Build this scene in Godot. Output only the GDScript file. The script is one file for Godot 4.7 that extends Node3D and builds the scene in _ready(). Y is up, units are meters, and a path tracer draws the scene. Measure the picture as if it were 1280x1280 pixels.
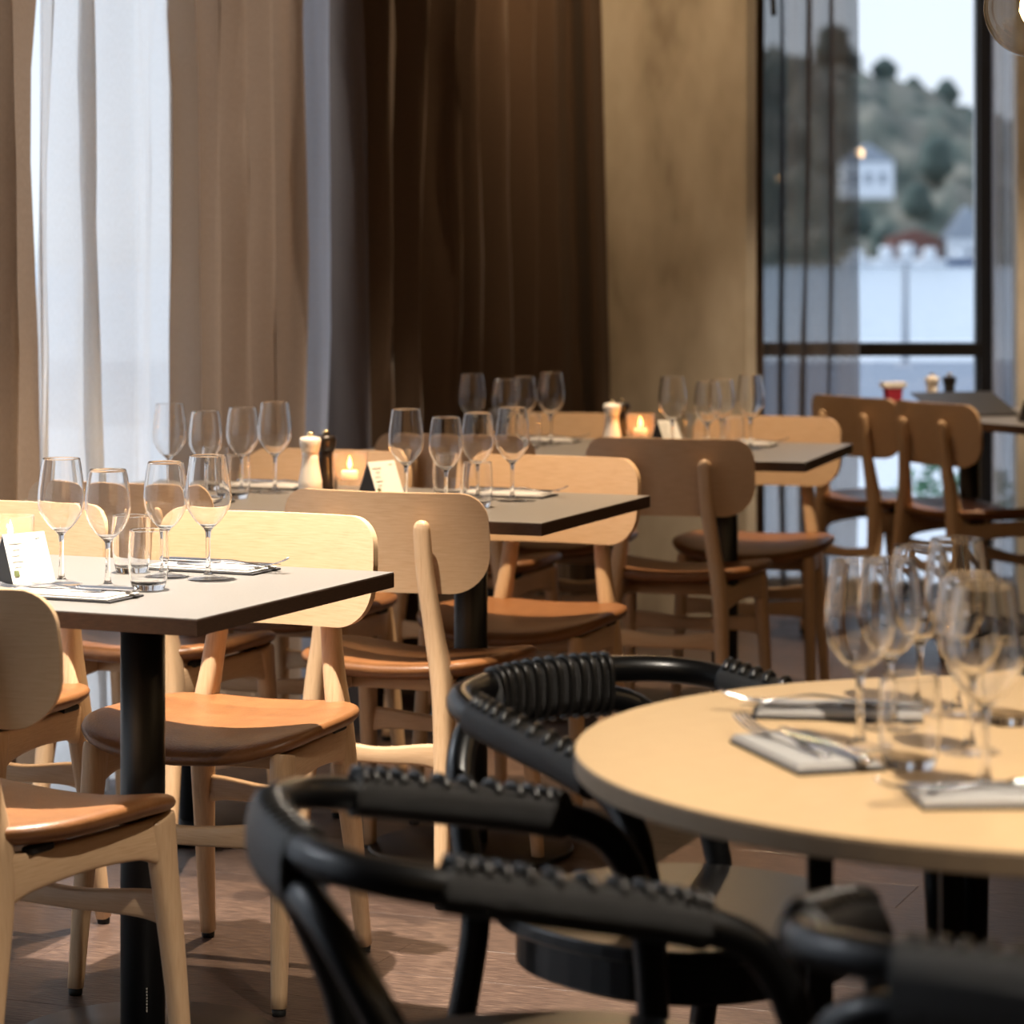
extends Node3D
# A restaurant corner: oak chairs at grey tables along a curtained wall, a round table with black armchairs in front.
# Ground points are written as (x, d): metres to the right of the camera and metres in front of it.

const FOCAL := 3450.0
const EYE := 1.27
const NEAR := 0.1

var M := {}
var rng := RandomNumberGenerator.new()

func _ready():
	rng.seed = 7
	# ---------- camera ----------
	var cam := Camera3D.new()
	cam.name = "camera"
	cam.projection = Camera3D.PROJECTION_FRUSTUM
	cam.near = NEAR
	cam.far = 3000.0
	cam.size = NEAR * 1280.0 / FOCAL
	cam.frustum_offset = Vector2(0, -NEAR * 320.0 / FOCAL)
	cam.position = Vector3(0, EYE, 0)
	add_child(cam)
	# ---------- sky, exposure ----------
	var we := WorldEnvironment.new()
	we.name = "environment"
	var env := Environment.new()
	env.background_mode = Environment.BG_SKY
	var sky := Sky.new()
	var sm := ProceduralSkyMaterial.new()
	sm.sky_top_color = Color(0.78, 0.85, 0.95)
	sm.sky_horizon_color = Color(0.90, 0.94, 0.98)
	sm.ground_horizon_color = Color(0.80, 0.85, 0.90)
	sm.ground_bottom_color = Color(0.40, 0.42, 0.45)
	sm.sky_energy_multiplier = 1.0
	sky.sky_material = sm
	env.sky = sky
	env.background_energy_multiplier = 1.25
	env.tonemap_mode = Environment.TONE_MAPPER_LINEAR
	env.tonemap_exposure = 1.12
	env.sdfgi_enabled = true
	env.ssao_enabled = true
	env.ssil_enabled = true
	we.environment = env
	var lens := CameraAttributesPhysical.new()
	lens.frustum_focal_length = 70.0
	lens.exposure_aperture = 3.4
	lens.frustum_focus_distance = 4.7
	we.camera_attributes = lens
	add_child(we)
	# ---------- hazy sun, outside on the left ----------
	var sun := DirectionalLight3D.new()
	sun.name = "sun"
	sun.light_color = Color(0.94, 0.97, 1.0)
	sun.light_energy = 1.15
	sun.light_angular_distance = 12.0
	sun.shadow_enabled = true
	add_child(sun)
	sun.look_at_from_position(Vector3.ZERO, Vector3(0.78, -0.52, 0.32), Vector3.UP)
	materials()
	# ---------- lamps: track spots under the ceiling ----------
	var neutral := Color(1.0, 0.95, 0.88)
	var warm := Color(1.0, 0.88, 0.73)
	# a downlight over each grey table
	for k in [["near", 31.0, neutral, "nearest", 0.46], ["mid", 14.0, warm, "middle", 0.30], ["far", 9.0, warm, "farthest", 0.28]]:
		var at := on_table(k[0], 0.36, k[4], 2.95)
		track_spot(at, at + Vector3(-0.08, -2.2, -0.05), k[1], 54.0, k[2], "down on the %s grey table" % k[3])
	track_spot(P(0.95, 2.05, 2.95), P(0.60, 3.00, 0.6), 8.0, 60.0, neutral, "over the round table")
	track_spot(P(1.85, 9.00, 2.95), P(1.55, 9.15, 0.6), 7.0, 62.0, warm, "over the window table")
	pendants()
	# ---------- the place ----------
	shell()
	outside()
	curtains()
	# ---------- furniture ----------
	furniture()
	# ---------- table settings ----------
	settings()

func P(x, d, y = 0.0) -> Vector3:
	return Vector3(x, y, -d)

# =====================================================================
# names, metas
# =====================================================================
var taken := {}
func numbered(n: String) -> String:
	if not taken.has(n):
		taken[n] = 0
		return n
	taken[n] += 1
	return "%s_%03d" % [n, taken[n]]

func thing(called: String, label: String, category: String, at := Vector3.ZERO, turn := 0.0, group := "") -> Node3D:
	var o := Node3D.new()
	o.name = numbered(called)
	add_child(o)
	o.position = at
	o.rotation.y = turn
	tag(o, label, category, group)
	return o

func tag(o, label: String, category: String, group := ""):
	o.set_meta("label", label)
	o.set_meta("category", category)
	if group != "":
		o.set_meta("group", group)
	return o

func part(called: String, mesh: Mesh, mat: Material, parent: Node) -> MeshInstance3D:
	var o := MeshInstance3D.new()
	o.name = called
	o.mesh = mesh
	o.material_override = mat
	parent.add_child(o, true)
	return o

func one(called: String, mesh: Mesh, mat: Material, label: String, category: String, at := Vector3.ZERO, turn := 0.0, group := "") -> MeshInstance3D:
	var o := MeshInstance3D.new()
	o.name = numbered(called)
	o.mesh = mesh
	o.material_override = mat
	add_child(o)
	o.position = at
	o.rotation.y = turn
	tag(o, label, category, group)
	return o

func struct(called: String, mesh: Mesh, mat: Material, at := Vector3.ZERO, turn := 0.0) -> MeshInstance3D:
	var o := MeshInstance3D.new()
	o.name = called
	o.mesh = mesh
	o.material_override = mat
	add_child(o)
	o.position = at
	o.rotation.y = turn
	o.set_meta("kind", "structure")
	return o

func copy(root: Node3D, at: Vector3, turn: float, label: String) -> Node3D:
	var r: Node3D = root.duplicate()
	var base := String(root.name)
	r.name = numbered(base)
	add_child(r)
	r.position = at
	r.rotation.y = turn
	r.set_meta("label", label)
	return r

# =====================================================================
# shapes
# =====================================================================
func begin(smooth := true) -> SurfaceTool:
	var st := SurfaceTool.new()
	st.begin(Mesh.PRIMITIVE_TRIANGLES)
	st.set_smooth_group(0 if smooth else -1)
	return st

func done(st: SurfaceTool) -> ArrayMesh:
	st.generate_normals()
	st.index()
	return st.commit()

func tri(st: SurfaceTool, a: Vector3, b: Vector3, c: Vector3):
	st.add_vertex(a)
	st.add_vertex(b)
	st.add_vertex(c)

func quad(st: SurfaceTool, a: Vector3, b: Vector3, c: Vector3, d: Vector3):
	tri(st, a, b, c)
	tri(st, a, c, d)

func rings(st: SurfaceTool, rs: Array, cap_a := true, cap_b := true):
	for i in rs.size() - 1:
		var p: PackedVector3Array = rs[i]
		var q: PackedVector3Array = rs[i + 1]
		var n := p.size()
		for j in n:
			var k := (j + 1) % n
			quad(st, p[j], p[k], q[k], q[j])
	for e in 2:
		if (e == 0 and not cap_a) or (e == 1 and not cap_b):
			continue
		var r: PackedVector3Array = rs[0] if e == 0 else rs[rs.size() - 1]
		var c := Vector3.ZERO
		for v in r:
			c += v
		c /= r.size()
		for j in r.size():
			var k := (j + 1) % r.size()
			if e == 0:
				tri(st, c, r[k], r[j])
			else:
				tri(st, c, r[j], r[k])

func lathe(st: SurfaceTool, prof: Array, seg := 32, at := Vector3.ZERO):
	for i in prof.size() - 1:
		var a: Vector2 = prof[i]
		var b: Vector2 = prof[i + 1]
		for j in seg:
			var t0 := TAU * j / seg
			var t1 := TAU * ((j + 1) % seg) / seg
			var p0 := at + Vector3(a.x * cos(t0), a.y, a.x * sin(t0))
			var p1 := at + Vector3(a.x * cos(t1), a.y, a.x * sin(t1))
			var q0 := at + Vector3(b.x * cos(t0), b.y, b.x * sin(t0))
			var q1 := at + Vector3(b.x * cos(t1), b.y, b.x * sin(t1))
			if a.x > 1e-6:
				tri(st, p0, p1, q1 if b.x > 1e-6 else q0)
			if b.x > 1e-6:
				tri(st, p0, q1, q0)

func spline(pts: Array, n := 6) -> Array:
	var out := []
	for i in pts.size() - 1:
		var p0 = pts[max(i - 1, 0)]
		var p1 = pts[i]
		var p2 = pts[i + 1]
		var p3 = pts[min(i + 2, pts.size() - 1)]
		for k in n:
			var t := float(k) / n
			out.append(0.5 * ((2.0 * p1) + (p2 - p0) * t + (2.0 * p0 - 5.0 * p1 + 4.0 * p2 - p3) * t * t + (3.0 * p1 - p0 - 3.0 * p2 + p3) * t * t * t))
	out.append(pts[pts.size() - 1])
	return out

# a limb: path, full sizes (across, deep) at each path point, the direction that is "across"; pw 2 is round, 4 is squarish
func limb(st: SurfaceTool, path: Array, sizes: Array, across: Vector3, seg := 16, pw := 2.0):
	var rs := []
	for i in path.size():
		var t: Vector3 = (path[min(i + 1, path.size() - 1)] - path[max(i - 1, 0)]).normalized()
		var n := (across - t * across.dot(t)).normalized()
		var b := n.cross(t)
		var s: Vector2 = sizes[i]
		var r := PackedVector3Array()
		for j in seg:
			var a := TAU * j / seg
			var c := cos(a)
			var d := sin(a)
			var u := signf(c) * pow(absf(c), 2.0 / pw)
			var w := signf(d) * pow(absf(d), 2.0 / pw)
			r.append(path[i] + n * u * s.x * 0.5 + b * w * s.y * 0.5)
		rs.append(r)
	rings(st, rs)

func tube(st: SurfaceTool, path: Array, radius: float, seg := 16):
	var rs := []
	var n := Vector3.UP
	for i in path.size():
		var t: Vector3 = (path[min(i + 1, path.size() - 1)] - path[max(i - 1, 0)]).normalized()
		if i == 0:
			n = Vector3.RIGHT if absf(t.x) < 0.8 else Vector3.UP
		n = (n - t * n.dot(t)).normalized()
		var b := n.cross(t)
		var r := PackedVector3Array()
		for j in seg:
			var a := TAU * j / seg
			r.append(path[i] + (n * cos(a) + b * sin(a)) * radius)
		rs.append(r)
	# rounded ends
	var t0: Vector3 = (path[0] - path[1]).normalized()
	var t1: Vector3 = (path[-1] - path[-2]).normalized()
	var e0 := PackedVector3Array()
	var e1 := PackedVector3Array()
	for v in rs[0]:
		e0.append(path[0] + (v - path[0]) * 0.7 + t0 * radius * 0.4)
	for v in rs[-1]:
		e1.append(path[-1] + (v - path[-1]) * 0.7 + t1 * radius * 0.4)
	rs.push_front(e0)
	rs.append(e1)
	rings(st, rs)

# upright prism over a convex outline in x,z with chamfered edges
func prism(st: SurfaceTool, outline: PackedVector2Array, y0: float, y1: float, bev := 0.0):
	var o := outline
	var area := 0.0
	for i in o.size():
		var p := o[i]
		var q := o[(i + 1) % o.size()]
		area += p.x * q.y - q.x * p.y
	if area < 0:
		o = o.duplicate()
		o.reverse()
	var c := Vector2.ZERO
	for v in o:
		c += v
	c /= o.size()
	var inner := PackedVector2Array()
	for i in o.size():
		var a := o[(i + o.size() - 1) % o.size()]
		var b := o[i]
		var d := o[(i + 1) % o.size()]
		var n1 := (b - a).normalized().orthogonal()
		var n2 := (d - b).normalized().orthogonal()
		var m := (n1 + n2).normalized()
		if m.dot(c - b) < 0:
			m = -m
		inner.append(b + m * bev / maxf(0.4, absf(m.dot(n1))))
	var rs := []
	var ring := func(poly: PackedVector2Array, y: float) -> PackedVector3Array:
		var r := PackedVector3Array()
		for v in poly:
			r.append(Vector3(v.x, y, v.y))
		return r
	if bev > 0.0:
		rs = [ring.call(inner, y0), ring.call(o, y0 + bev), ring.call(o, y1 - bev), ring.call(inner, y1)]
	else:
		rs = [ring.call(o, y0), ring.call(o, y1)]
	rings(st, rs)

func rect(w: float, d: float, cx := 0.0, cz := 0.0) -> PackedVector2Array:
	return PackedVector2Array([Vector2(cx - w / 2, cz - d / 2), Vector2(cx + w / 2, cz - d / 2), Vector2(cx + w / 2, cz + d / 2), Vector2(cx - w / 2, cz + d / 2)])

func circle(r: float, n := 48, cx := 0.0, cz := 0.0) -> PackedVector2Array:
	var o := PackedVector2Array()
	for i in n:
		o.append(Vector2(cx + r * cos(TAU * i / n), cz + r * sin(TAU * i / n)))
	return o

func box_mesh(size: Vector3, at := Vector3.ZERO, bev := 0.002) -> ArrayMesh:
	var st := begin(false)
	box(st, size, at, bev)
	return done(st)

func box(st: SurfaceTool, size: Vector3, at := Vector3.ZERO, bev := 0.002):
	prism(st, rect(size.x, size.z, at.x, at.z), at.y - size.y / 2, at.y + size.y / 2, bev)

func lathe_mesh(prof: Array, seg := 32) -> ArrayMesh:
	var st := begin()
	lathe(st, prof, seg)
	return done(st)

func disc_mesh(r: float, y0: float, y1: float, bev: float, n := 48) -> ArrayMesh:
	var st := begin(false)
	prism(st, circle(r, n), y0, y1, bev)
	return done(st)

# =====================================================================
# materials
# =====================================================================
func noise_image(seed_: int, freq: float, oct: int, size := 512) -> Image:
	var n := FastNoiseLite.new()
	n.seed = seed_
	n.noise_type = FastNoiseLite.TYPE_SIMPLEX_SMOOTH
	n.frequency = freq
	n.fractal_type = FastNoiseLite.FRACTAL_FBM
	n.fractal_octaves = oct
	return n.get_seamless_image(size, size)

func ramp_texture(im: Image, cols: Array, fine: Image = null, fine_share := 0.3) -> ImageTexture:
	var g := Gradient.new()
	g.offsets = PackedFloat32Array()
	g.colors = PackedColorArray()
	var offs := PackedFloat32Array()
	var cc := PackedColorArray()
	for i in cols.size():
		offs.append(float(i) / (cols.size() - 1))
		cc.append(cols[i])
	g.offsets = offs
	g.colors = cc
	var lut := []
	for i in 256:
		lut.append(g.sample(i / 255.0))
	var w := im.get_width()
	var out := Image.create(w, w, false, Image.FORMAT_RGB8)
	for y in w:
		for x in w:
			var v := im.get_pixel(x, y).r
			if fine:
				v = clampf(v * (1.0 - fine_share) + fine.get_pixel(x, y).r * fine_share, 0.0, 1.0)
			out.set_pixel(x, y, lut[int(v * 255.0)])
	return ImageTexture.create_from_image(out)

func mat(c: Color, rough := 0.5, metal := 0.0) -> StandardMaterial3D:
	var m := StandardMaterial3D.new()
	m.albedo_color = c
	m.roughness = rough
	m.metallic = metal
	return m

func tex_mat(t: Texture2D, rough: float, scale: Vector3, world := false) -> StandardMaterial3D:
	var m := StandardMaterial3D.new()
	m.albedo_texture = t
	m.roughness = rough
	m.uv1_triplanar = true
	m.uv1_world_triplanar = world
	m.uv1_scale = scale
	return m

func materials():
	var n1 := noise_image(3, 0.012, 4)
	var n2 := noise_image(11, 0.05, 3)
	var n3 := noise_image(23, 0.09, 2)
	var oak := ramp_texture(n2, [Color8(176, 138, 104), Color8(198, 164, 128), Color8(206, 174, 138), Color8(216, 186, 152)], n3, 0.45)
	M.oak_x = tex_mat(oak, 0.42, Vector3(0.5, 9.0, 9.0))
	M.oak_y = tex_mat(oak, 0.42, Vector3(8.0, 0.5, 8.0))
	M.oak_z = tex_mat(oak, 0.42, Vector3(8.0, 8.0, 0.5))
	var hide := ramp_texture(n1, [Color8(108, 70, 40), Color8(122, 80, 46), Color8(132, 88, 52)], n3, 0.3)
	M.leather = tex_mat(hide, 0.40, Vector3(3, 3, 3))
	M.leather.heightmap_enabled = true
	M.leather.heightmap_texture = ImageTexture.create_from_image(noise_image(41, 0.12, 2))
	M.leather.heightmap_scale = 0.05
	var lam := ramp_texture(n3, [Color8(106, 102, 98), Color8(112, 108, 104), Color8(118, 114, 110)])
	M.laminate = tex_mat(lam, 0.34, Vector3(4, 4, 4))
	var ply := ramp_texture(n2, [Color8(48, 32, 23), Color8(74, 52, 38), Color8(98, 72, 54)], n3, 0.5)
	M.ply = tex_mat(ply, 0.6, Vector3(1.2, 30.0, 1.2))
	M.black_metal = mat(Color8(16, 16, 18), 0.38)
	M.black_wood = mat(Color8(9, 9, 10), 0.30)
	M.black_seat = mat(Color8(18, 17, 17), 0.32)
	var bl := ramp_texture(n3, [Color8(12, 11, 10), Color8(22, 20, 18)])
	M.black_leather = tex_mat(bl, 0.42, Vector3(20, 20, 20))
	M.black_leather.heightmap_enabled = true
	M.black_leather.heightmap_texture = ImageTexture.create_from_image(n3)
	M.black_leather.heightmap_scale = 0.12
	M.lace = mat(Color8(24, 23, 22), 0.30)
	var ash := ramp_texture(n2, [Color8(206, 170, 124), Color8(216, 182, 136), Color8(222, 190, 146)], n3, 0.4)
	M.ash = tex_mat(ash, 0.45, Vector3(0.6, 5.0, 5.0))
	M.ash_edge = tex_mat(ramp_texture(n2, [Color8(150, 128, 104), Color8(184, 160, 132)]), 0.6, Vector3(2.0, 60.0, 2.0))
	M.rubber = mat(Color8(12, 12, 12), 0.7)
	# floor planks, four tones
	M.planks = []
	var fl := [[34, 26, 22], [60, 46, 40], [84, 67, 58], [132, 112, 98]]
	for k in 4:
		var s: float = [0.93, 0.98, 1.02, 1.06][k]
		var cols := []
		for c in fl:
			cols.append(Color8(int(c[0] * s), int(c[1] * s), int(c[2] * s)))
		var m := tex_mat(ramp_texture(noise_image(50 + k, 0.04, 4), cols, n3, 0.45), 0.42, Vector3(0.7, 5.0, 5.0))
		m.uv1_offset = Vector3(0.3 * k, 0.1, 0.21 * k)
		m.heightmap_enabled = true
		m.heightmap_texture = ImageTexture.create_from_image(n2)
		m.heightmap_scale = 0.10
		M.planks.append(m)
	M.floor_base = mat(Color8(40, 29, 23), 0.7)
	# plaster, concrete
	M.plaster = tex_mat(ramp_texture(n1, [Color8(190, 182, 168), Color8(205, 198, 186)]), 0.8, Vector3(1, 1, 1))
	M.ceiling = mat(Color8(84, 78, 72), 0.9)
	M.dark_wall = mat(Color8(70, 60, 52), 0.9)
	M.concrete = tex_mat(ramp_texture(noise_image(71, 0.008, 4), [Color8(142, 132, 118), Color8(176, 168, 154), Color8(194, 187, 174), Color8(206, 201, 190)], n2, 0.12), 0.7, Vector3(0.8, 0.35, 0.8))
	M.frame = mat(Color8(24, 21, 20), 0.4)
	M.frame_cold = mat(Color8(52, 58, 66), 0.35)
	# cloth
	M.sheer = cloth(ramp_texture(n3, [Color8(226, 224, 222), Color8(240, 240, 240)]), Color(1.0, 1.0, 1.0), 0.86)
	M.grey_sheer = cloth(ramp_texture(n3, [Color8(150, 146, 146), Color8(168, 165, 166)]), Color(0.9, 0.9, 0.92), 0.80)
	M.taupe = cloth(ramp_texture(n3, [Color8(156, 138, 122), Color8(174, 156, 140)]), Color(0.88, 0.80, 0.72), 1.0)
	M.brown = cloth(ramp_texture(n3, [Color8(74, 58, 47), Color8(88, 70, 56)]), Color(0, 0, 0), 1.0)
	M.dark_sheer = cloth(ramp_texture(n3, [Color8(96, 92, 94), Color8(116, 110, 110)]), Color(0.35, 0.35, 0.36), 0.72)
	# glass
	M.glass = mat(Color(1, 1, 1, 0.0), 0.0)
	M.glass.transparency = BaseMaterial3D.TRANSPARENCY_ALPHA
	M.glass.refraction_enabled = true
	M.glass.refraction_scale = 0.05
	M.thin_glass = mat(Color(1, 1, 1, 0.02), 0.0)
	M.thin_glass.transparency = BaseMaterial3D.TRANSPARENCY_ALPHA
	M.pane = mat(Color(0.9, 0.95, 1.0, 0.03), 0.0)
	M.pane.transparency = BaseMaterial3D.TRANSPARENCY_ALPHA
	M.smoke = mat(Color(0.10, 0.10, 0.10, 0.55), 0.03)
	M.smoke.transparency = BaseMaterial3D.TRANSPARENCY_ALPHA
	M.amber = mat(Color(0.85, 0.74, 0.60, 0.08), 0.05)
	M.amber.transparency = BaseMaterial3D.TRANSPARENCY_ALPHA
	# table things
	M.steel = mat(Color8(190, 190, 194), 0.18, 1.0)
	M.white_paper = mat(Color8(236, 232, 224), 0.8)
	M.grey_print = mat(Color8(180, 176, 168), 0.8)
	M.green_print = mat(Color8(96, 104, 60), 0.8)
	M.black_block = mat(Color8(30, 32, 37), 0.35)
	M.napkin = tex_mat(ramp_texture(n3, [Color8(176, 172, 168), Color8(192, 189, 185)]), 0.85, Vector3(8, 8, 8))
	M.napkin_dark = mat(Color8(42, 40, 42), 0.85)
	M.white_mill = mat(Color8(236, 230, 222), 0.3)
	M.black_mill = mat(Color8(24, 18, 15), 0.3)
	M.brass = mat(Color8(200, 184, 150), 0.25, 1.0)
	M.wax = mat(Color8(246, 232, 205), 0.6)
	M.wax.subsurf_scatter_enabled = true
	M.wax.subsurf_scatter_strength = 0.4
	M.flame = mat(Color8(255, 220, 150), 0.8)
	M.flame.emission_enabled = true
	M.flame.emission = Color(1.0, 0.74, 0.36)
	M.flame.emission_energy_multiplier = 9.0
	M.bulb = mat(Color8(255, 225, 170), 0.8)
	M.bulb.emission_enabled = true
	M.bulb.emission = Color(1.0, 0.78, 0.48)
	M.bulb.emission_energy_multiplier = 60.0
	M.lamp_face = mat(Color8(255, 236, 205), 0.8)
	M.lamp_face.emission_enabled = true
	M.lamp_face.emission = Color(1.0, 0.84, 0.62)
	M.lamp_face.emission_energy_multiplier = 25.0
	M.red_paper = mat(Color8(168, 36, 62), 0.7)
	M.menu = mat(Color8(34, 32, 32), 0.45)
	# outside
	M.water = tex_mat(ramp_texture(n2, [Color8(176, 192, 206), Color8(206, 218, 228)]), 0.25, Vector3(0.05, 0.05, 0.02))
	M.quay = tex_mat(ramp_texture(n2, [Color8(190, 196, 202), Color8(220, 224, 228)]), 0.8, Vector3(0.3, 0.3, 0.3))
	M.asphalt = mat(Color8(124, 134, 148), 0.8)
	M.hill = mat(Color.WHITE, 0.95)
	M.hill.vertex_color_use_as_albedo = true
	M.house_white = mat(Color8(232, 234, 236), 0.8)
	M.house_red = mat(Color8(120, 78, 68), 0.8)
	M.roof_grey = mat(Color8(150, 156, 164), 0.8)
	M.hull_blue = mat(Color8(60, 84, 120), 0.6)
	M.leaf = mat(Color8(60, 110, 82), 0.8)

func cloth(t: Texture2D, back: Color, alpha: float) -> StandardMaterial3D:
	var m := StandardMaterial3D.new()
	m.albedo_texture = t
	m.uv1_triplanar = true
	m.uv1_scale = Vector3(9, 1.2, 9)
	m.roughness = 0.95
	m.rim_enabled = true
	m.rim = 0.25
	if back.r > 0:
		m.backlight_enabled = true
		m.backlight = back
	if alpha < 1.0:
		m.transparency = BaseMaterial3D.TRANSPARENCY_ALPHA
		m.albedo_color = Color(1, 1, 1, alpha)
	return m

# =====================================================================
# lamps
# =====================================================================
func track_spot(at: Vector3, aim: Vector3, energy: float, cone: float, tint: Color, where: String):
	var t := thing("track_spotlight", "black ceiling spotlight aimed %s" % where, "spotlight", at, 0.0, "ceiling spotlights")
	var head := Node3D.new()
	head.name = "head"
	t.add_child(head)
	head.look_at_from_position(at, aim, Vector3(0, 0, -1))
	var st := begin()
	lathe(st, [Vector2(0.0, 0.13), Vector2(0.036, 0.13), Vector2(0.04, 0.12), Vector2(0.04, -0.01), Vector2(0.035, -0.01), Vector2(0.033, 0.02), Vector2(0.0, 0.022)], 24)
	var can := part("can", done(st), M.black_metal, head)
	can.rotation.x = PI / 2
	var face := part("lamp_lens", disc_mesh(0.028, -0.002, 0.002, 0.0, 24), M.lamp_face, head)
	face.rotation.x = PI / 2
	face.position = Vector3(0, 0, -0.012)
	var stem := begin()
	limb(stem, [Vector3(0, 0.02, 0), Vector3(0, 0.18, 0)], [Vector2(0.014, 0.014), Vector2(0.014, 0.014)], Vector3.RIGHT, 10)
	part("stem", done(stem), M.black_metal, t)
	var l := SpotLight3D.new()
	l.name = "light"
	l.light_color = tint
	l.light_energy = energy
	l.light_size = 0.028
	l.spot_angle = cone / 2.0
	l.spot_angle_attenuation = 0.6
	l.spot_range = 14.0
	l.spot_attenuation = 2.0
	l.shadow_enabled = true
	head.add_child(l)
	l.position = Vector3(0, 0, -0.02)

func pendant(at: Vector3, r: float, energy: float, label: String):
	var t := thing("pendant_lamp", label, "pendant lamp", at, 0.0, "smoked globe pendants")
	var st := begin()
	var prof := []
	for i in 25:
		var a := -PI / 2 + PI * 0.955 * i / 24.0
		prof.append(Vector2(maxf(0.0, r * cos(a)), r * sin(a)))
	lathe(st, prof, 48)
	part("globe", done(st), M.smoke, t)
	var b := begin()
	lathe(b, [Vector2(0, -0.03), Vector2(0.018, -0.024), Vector2(0.026, -0.006), Vector2(0.024, 0.012), Vector2(0.012, 0.032), Vector2(0, 0.034)], 20)
	part("bulb", done(b), M.bulb, t)
	var s := begin()
	lathe(s, [Vector2(0, 0.03), Vector2(0.016, 0.03), Vector2(0.016, r * 0.98), Vector2(0.03, r * 0.98), Vector2(0.03, r * 1.12), Vector2(0.0, r * 1.14)], 20)
	part("socket", done(s), M.black_metal, t)
	var c := begin()
	tube(c, [Vector3(0, r * 1.1, 0), Vector3(0, 3.1 - at.y, 0)], 0.003, 8)
	part("cord", done(c), M.black_metal, t)
	var l := OmniLight3D.new()
	l.name = "light"
	l.light_color = Color(1.0, 0.84, 0.64)
	l.light_energy = energy
	l.light_size = 0.02
	l.omni_range = 14.0
	l.shadow_enabled = true
	t.add_child(l)

func pendants():
	pendant(P(0.945, 5.0, 1.72), 0.090, 0.16, "smoked glass globe pendant cut by the top right corner of the picture")
	pendant(P(0.42, 8.45, 2.62), 0.090, 1.7, "smoked glass globe pendant high before the concrete column")
	# the lamps that the glasses mirror hang behind and beside the camera
	pendant(P(1.9, 3.6, 1.80), 0.090, 0.16, "smoked glass globe pendant to the right of the round table")
	pendant(P(1.35, 1.0, 1.95), 0.090, 0.16, "smoked glass globe pendant beside the camera on the right")
	pendant(P(0.55, -0.6, 2.10), 0.090, 0.16, "smoked glass globe pendant behind the camera")
	pendant(P(2.7, 6.0, 1.85), 0.090, 0.16, "smoked glass globe pendant between window table and right wall")
	pendant(P(2.3, 2.4, 1.95), 0.090, 0.16, "smoked glass globe pendant at the right wall beside the round table")
	pendant(P(2.9, 4.3, 2.05), 0.090, 0.16, "smoked glass globe pendant high at the right wall")
	pendant(P(2.0, 0.0, 1.85), 0.090, 0.16, "smoked glass globe pendant right of the camera and level with it")
	pendant(P(-0.6, -1.2, 2.05), 0.090, 0.16, "smoked glass globe pendant far behind the camera on the left")

# =====================================================================
# room
# =====================================================================
const WALL_YAW := 0.358          # the curtained wall leads away to the right
var wall_o := Vector2(-1.70, 4.86)
var wall_u := Vector2(0.3503, 0.9366)   # along the wall, away from the camera
var wall_n := Vector2(0.9366, -0.3503)  # into the room

func W(q: float, n: float, y: float) -> Vector3:
	var p := wall_o + wall_u * q + wall_n * n
	return P(p.x, p.y, y)

func wall_box(st: SurfaceTool, q0: float, q1: float, n0: float, n1: float, y0: float, y1: float):
	var a := [W(q0, n0, y0), W(q1, n0, y0), W(q1, n1, y0), W(q0, n1, y0)]
	var b := [W(q0, n0, y1), W(q1, n0, y1), W(q1, n1, y1), W(q0, n1, y1)]
	rings(st, [PackedVector3Array(a), PackedVector3Array(b)])

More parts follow.
